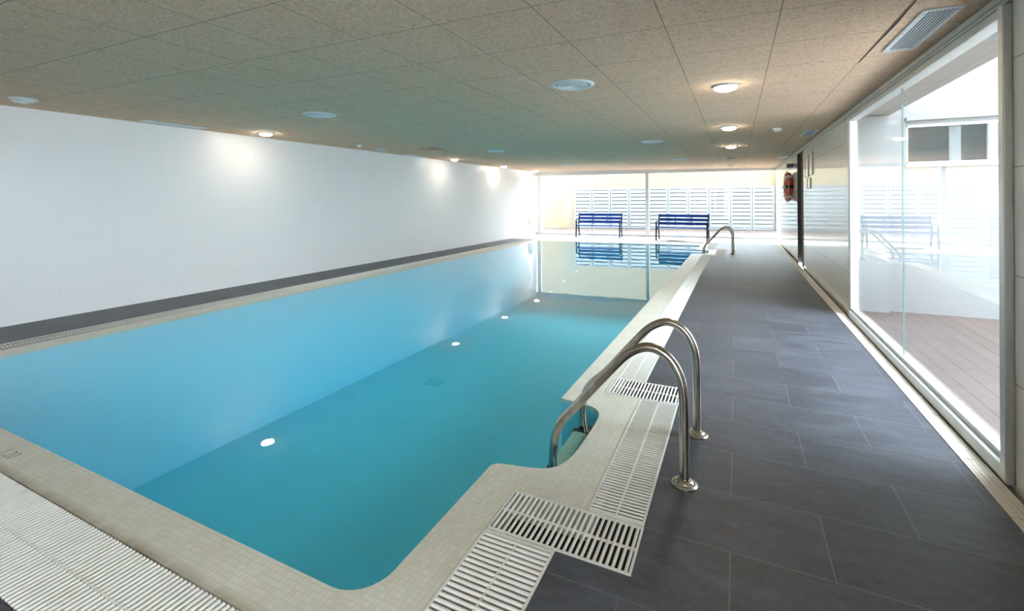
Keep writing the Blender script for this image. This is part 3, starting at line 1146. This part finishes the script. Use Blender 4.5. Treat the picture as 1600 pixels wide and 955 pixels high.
# ------------------------------------------------------------------ ceiling lamps
def make_lamp(lit, label, x, y, group):
    t = thing('ceiling_lamp', label, 'lamp', (x, y, zc(x)), 0, group)
    MB().lathe([(0.112, 0.0), (0.112, -0.010), (0.104, -0.018), (0.094, -0.018), (0.092, -0.004), (0.0, -0.004)], 36).build('rim', M['white_metal'], t, smooth=True)
    MB().lathe([(0.0915, -0.005), (0.0915, -0.024), (0.085, -0.034), (0.062, -0.044), (0.03, -0.049), (0.0001, -0.050)], 36).build(
        'diffuser', M['lamp_on'] if lit else M['lamp_off'], t, smooth=True)
    return t


LR = [(-0.085, 4.68), (-0.09, 7.40), (-0.09, 10.13), (-0.12, 13.2), (-0.14, 16.0), (-0.085, 1.95), (-0.085, -0.8)]
LL = [(-6.80, 5.05), (-6.82, 10.65), (-6.9, 13.75), (-6.9, 16.5), (-6.73, 2.20), (-6.80, 7.75), (-6.8, -0.65)]
g1, g2 = 'lit ceiling lamps', 'unlit ceiling lamps'
lit0 = make_lamp(True, 'nearest lit ceiling lamp of the row above the deck walkway', *LR[0], g1)
dup(lit0, (*LR[1], zc(LR[1][0])), 0, 'second lit ceiling lamp of the row above the deck walkway', g1)
dup(lit0, (*LR[2], zc(LR[2][0])), 0, 'third and farthest lit ceiling lamp of the row above the deck walkway', g1)
dup(lit0, (*LL[0], zc(LL[0][0])), 0, 'nearest lit ceiling lamp beside the left wall', g1)
dup(lit0, (*LL[1], zc(LL[1][0])), 0, 'second lit ceiling lamp beside the left wall, past the missing tile', g1)
dup(lit0, (*LL[2], zc(LL[2][0])), 0, 'third lit ceiling lamp beside the left wall', g1)
dup(lit0, (*LL[3], zc(LL[3][0])), 0, 'farthest lit ceiling lamp beside the left wall, by the far glass', g1)
dup(lit0, (*LR[6], zc(LR[6][0])), 0, 'added unseen ceiling lamp behind the camera, lighting the near walkway', g1)  # added lamp out of view, brightens the near walkway
dup(lit0, (*LL[6], zc(LL[6][0])), 0, 'added unseen ceiling lamp behind the camera, lighting the near left wall', g1)  # its left counterpart, also added to light the near end
off0 = make_lamp(False, 'unlit ceiling lamp nearest the camera beside the left wall', *LL[4], g2)
dup(off0, (*LL[5], zc(LL[5][0])), 0, 'small unlit ceiling lamp near the left wall, before the missing tile', g2)
dup(off0, (*LR[3], zc(LR[3][0])), 0, 'unlit ceiling lamp over the walkway just past the lit ones', g2)
dup(off0, (*LR[4], zc(LR[4][0])), 0, 'farthest unlit ceiling lamp over the walkway by the far glass', g2)

# ------------------------------------------------------------------ round air diffusers
def make_vent(label, x, y):
    t = thing('ceiling_diffuser', label, 'vent', (x, y, zc(x)), 0, 'round ceiling air diffusers')
    t.rotation_euler = (0, 0.0102, 0)
    MB().lathe([(0.195, 0.0), (0.195, -0.006), (0.180, -0.014), (0.158, -0.012), (0.152, 0.0)], 48).build('rim', M['grille'], t, smooth=True)
    MB().lathe([(0.153, -0.0015), (0.0001, -0.0015)], 48).build('backing', M['vent_slot'], t)
    m_ = MB()
    for k in range(6):
        ro = 0.142 - k * 0.0235
        m_.lathe([(ro, -0.006), (ro + .001, -0.012), (ro - .006, -0.014), (max(ro - .010, .001), -0.009)], 48)
    m_.build('rings', M['grille'], t, smooth=True)
    return t


v0 = make_vent('round ceiling air diffuser of rings nearest the camera, over the pool edge', -1.33, 4.05)
for x, y, lab in ((-4.66, 4.20, 'round ceiling air diffuser near the left wall and its first lit lamp'),
                  (-1.38, 8.75, 'second round ceiling air diffuser in line with the ladder bays'),
                  (-4.78, 9.15, 'round ceiling air diffuser just past the missing ceiling tile'),
                  (-1.36, 13.1, 'third round ceiling air diffuser in line with the ladder bays, near the far glass'),
                  (-4.81, 14.0, 'farthest round ceiling air diffuser on the left side of the pool')):
    o = dup(v0, (x, y, zc(x)), 0, lab)
    o.rotation_euler = (0, 0.0102, 0)

# ------------------------------------------------------------------ rectangular grilles
def make_grille(label, x, y, Lg, Wg, group):
    t = thing('ceiling_grille', label, 'grille', (x, y, zc(x)), 0, group)
    t.rotation_euler = (0, 0.0102, 0)
    m_ = MB()
    f = 0.022
    m_.box(-Wg / 2, -Wg / 2 + f, -Lg / 2, Lg / 2, -0.010, 0)
    m_.box(Wg / 2 - f, Wg / 2, -Lg / 2, Lg / 2, -0.010, 0)
    m_.box(-Wg / 2 + f, Wg / 2 - f, -Lg / 2, -Lg / 2 + f, -0.010, 0)
    m_.box(-Wg / 2 + f, Wg / 2 - f, Lg / 2 - f, Lg / 2, -0.010, 0)
    m_.build('frame', M['grille'], t)
    MB().box(-Wg / 2 + f, Wg / 2 - f, -Lg / 2 + f, Lg / 2 - f, -0.0025, -0.0005).build('backing', M['grille_dark'], t)
    m_ = MB()
    n_ = 8
    for k in range(n_):
        u = -Wg / 2 + f + (Wg - 2 * f) * (k + .5) / n_
        m_.box(u - .0038, u + .0038, -Lg / 2 + f, Lg / 2 - f, -0.0062, -0.0046)
    m_.build('slats', M['grille'], t)
    for sx_ in (-1, 1):
        for sy_ in (-1, 0, 1):
            MB().lathe([(.0055, -.010), (.0055, -.0115), (.003, -.0125), (.0001, -.0125)], 10,
                       axis=Matrix.Translation((sx_ * (Wg / 2 - f / 2), sy_ * (Lg / 2 - .05), 0))).build('screw', M['aluminium'], t)
    return t


gr = make_grille('long white slot grille in the ceiling above the right window', 1.005, 3.64, 0.80, 0.175, 'rectangular ceiling grilles')
for x, y, lab in ((1.03, 8.63, 'white ceiling grille above the right wall past the window'),
                  (1.04, 13.25, 'white ceiling grille above the lifebuoy'),
                  (-7.21, 3.92, 'white ceiling grille above the left wall beside the first lit lamp'),
                  (-7.20, 9.45, 'white ceiling grille above the left wall just past the missing ceiling tile')):
    o = dup(gr, (x, y, zc(x)), 0, lab)
    o.rotation_euler = (0, 0.0102, 0)

# smoke detectors
def make_det(label, x, y):
    t = thing('smoke_detector', label, 'detector', (x, y, zc(x)), 0, 'smoke detectors')
    MB().lathe([(0.066, 0), (0.066, -0.010), (0.060, -0.014)], 28).build('base', M['white_plastic'], t, smooth=True)
    MB().lathe([(0.052, -0.014), (0.050, -0.030), (0.038, -0.042), (0.018, -0.046), (0.0001, -0.046)], 28).build('sensor', M['white_plastic'], t, smooth=True)
    return t


d0 = make_det('small white smoke detector on the ceiling right of the walkway lamps', 0.55, 7.88)
dup(d0, (-6.70, 7.0, zc(-6.70)), 0, 'small white smoke detector on the ceiling by the left wall')

# missing tile: shaft above the opening
m = MB()
m.box(hx0 - .03, hx1 + .03, hy0 - .03, hy1 + .03, zc(hx0) + .10, zc(hx0) + .12)
m.box(hx0 - .03, hx0 - .005, hy0 - .03, hy1 + .03, zc(hx0) + .052, zc(hx0) + .10)
m.box(hx1 + .005, hx1 + .03, hy0 - .03, hy1 + .03, zc(hx0) + .052, zc(hx0) + .10)
struct(m.build('ceiling_void', M['channel']))
# open joint of a sagging tile
m = MB()
m.prism([(0.836, 3.05), (0.842, 3.05), (0.853, 3.42), (0.846, 3.75), (0.839, 4.3), (0.834, 4.3), (0.836, 3.7)], lambda x, y: zc(x) - 0.002, lambda x, y: zc(x) + .001)
struct(m.build('ceiling_gap', M['channel']))

# ------------------------------------------------------------------ louvred panels on the yellow wall
ang = math.atan(0.1225)
PW = 0.868
def make_louvre(label, x):
    t = thing('louvre_panel', label, 'louvre', (x, yw(x) - 0.055, -0.03), ang, 'white louvred panels along the yellow wall')
    hw_ = PW / 2 - .006
    H_ = 1.93
    m_ = MB()
    m_.box(-hw_, -hw_ + .075, -0.03, 0.03, 0.02, H_)
    m_.box(hw_ - .075, hw_, -0.03, 0.03, 0.02, H_)
    m_.box(-hw_ + .075, hw_ - .075, -0.03, 0.03, 0.02, 0.11)
    m_.box(-hw_ + .075, hw_ - .075, -0.03, 0.03, H_ - .08, H_)
    m_.build('frame', M['louvre'], t)
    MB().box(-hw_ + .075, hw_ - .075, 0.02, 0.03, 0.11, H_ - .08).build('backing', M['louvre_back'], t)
    m_ = MB()
    n_ = 10
    p_ = (H_ - .19) / n_
    for k in range(n_):
        z = 0.11 + p_ * (k + .5)
        mt = Matrix.Translation((0, -0.005, z)) @ Matrix.Rotation(-0.28, 4, 'X')
        m_.box(-hw_ + .075, hw_ - .075, -0.005, 0.005, -p_ * .40, p_ * .40, mat=mt)
    m_.build('slats', M['louvre'], t)
    MB().lathe([(.022, 0), (.022, .02), (.012, .026), (.012, .05)], 14, axis=Matrix.Translation((hw_ - .04, -.03, H_ - .14)) @ Matrix.Rotation(math.pi / 2, 4, 'X')).build('lock', M['aluminium'], t)
    return t


ords = ['leftmost white louvred panel along the yellow outer wall', 'second white louvred panel from the left, above the left bench', 'third white louvred panel from the left, above the left bench',
        'fourth white louvred panel from the left, just left of the glass wall post', 'fifth white louvred panel from the left, just right of the glass wall post',
        'sixth white louvred panel from the left, above the right bench', 'seventh white louvred panel from the left, above the right bench end',
        'third white louvred panel from the right end of the row', 'second white louvred panel from the right end of the row',
        'rightmost white louvred panel along the yellow outer wall']
c0 = -7.19 + PW / 2
lv = make_louvre(ords[0], c0)
for k in range(1, 10):
    x = c0 + PW * k
    dup(lv, (x, yw(x) - 0.055, -0.03), ang, ords[k])
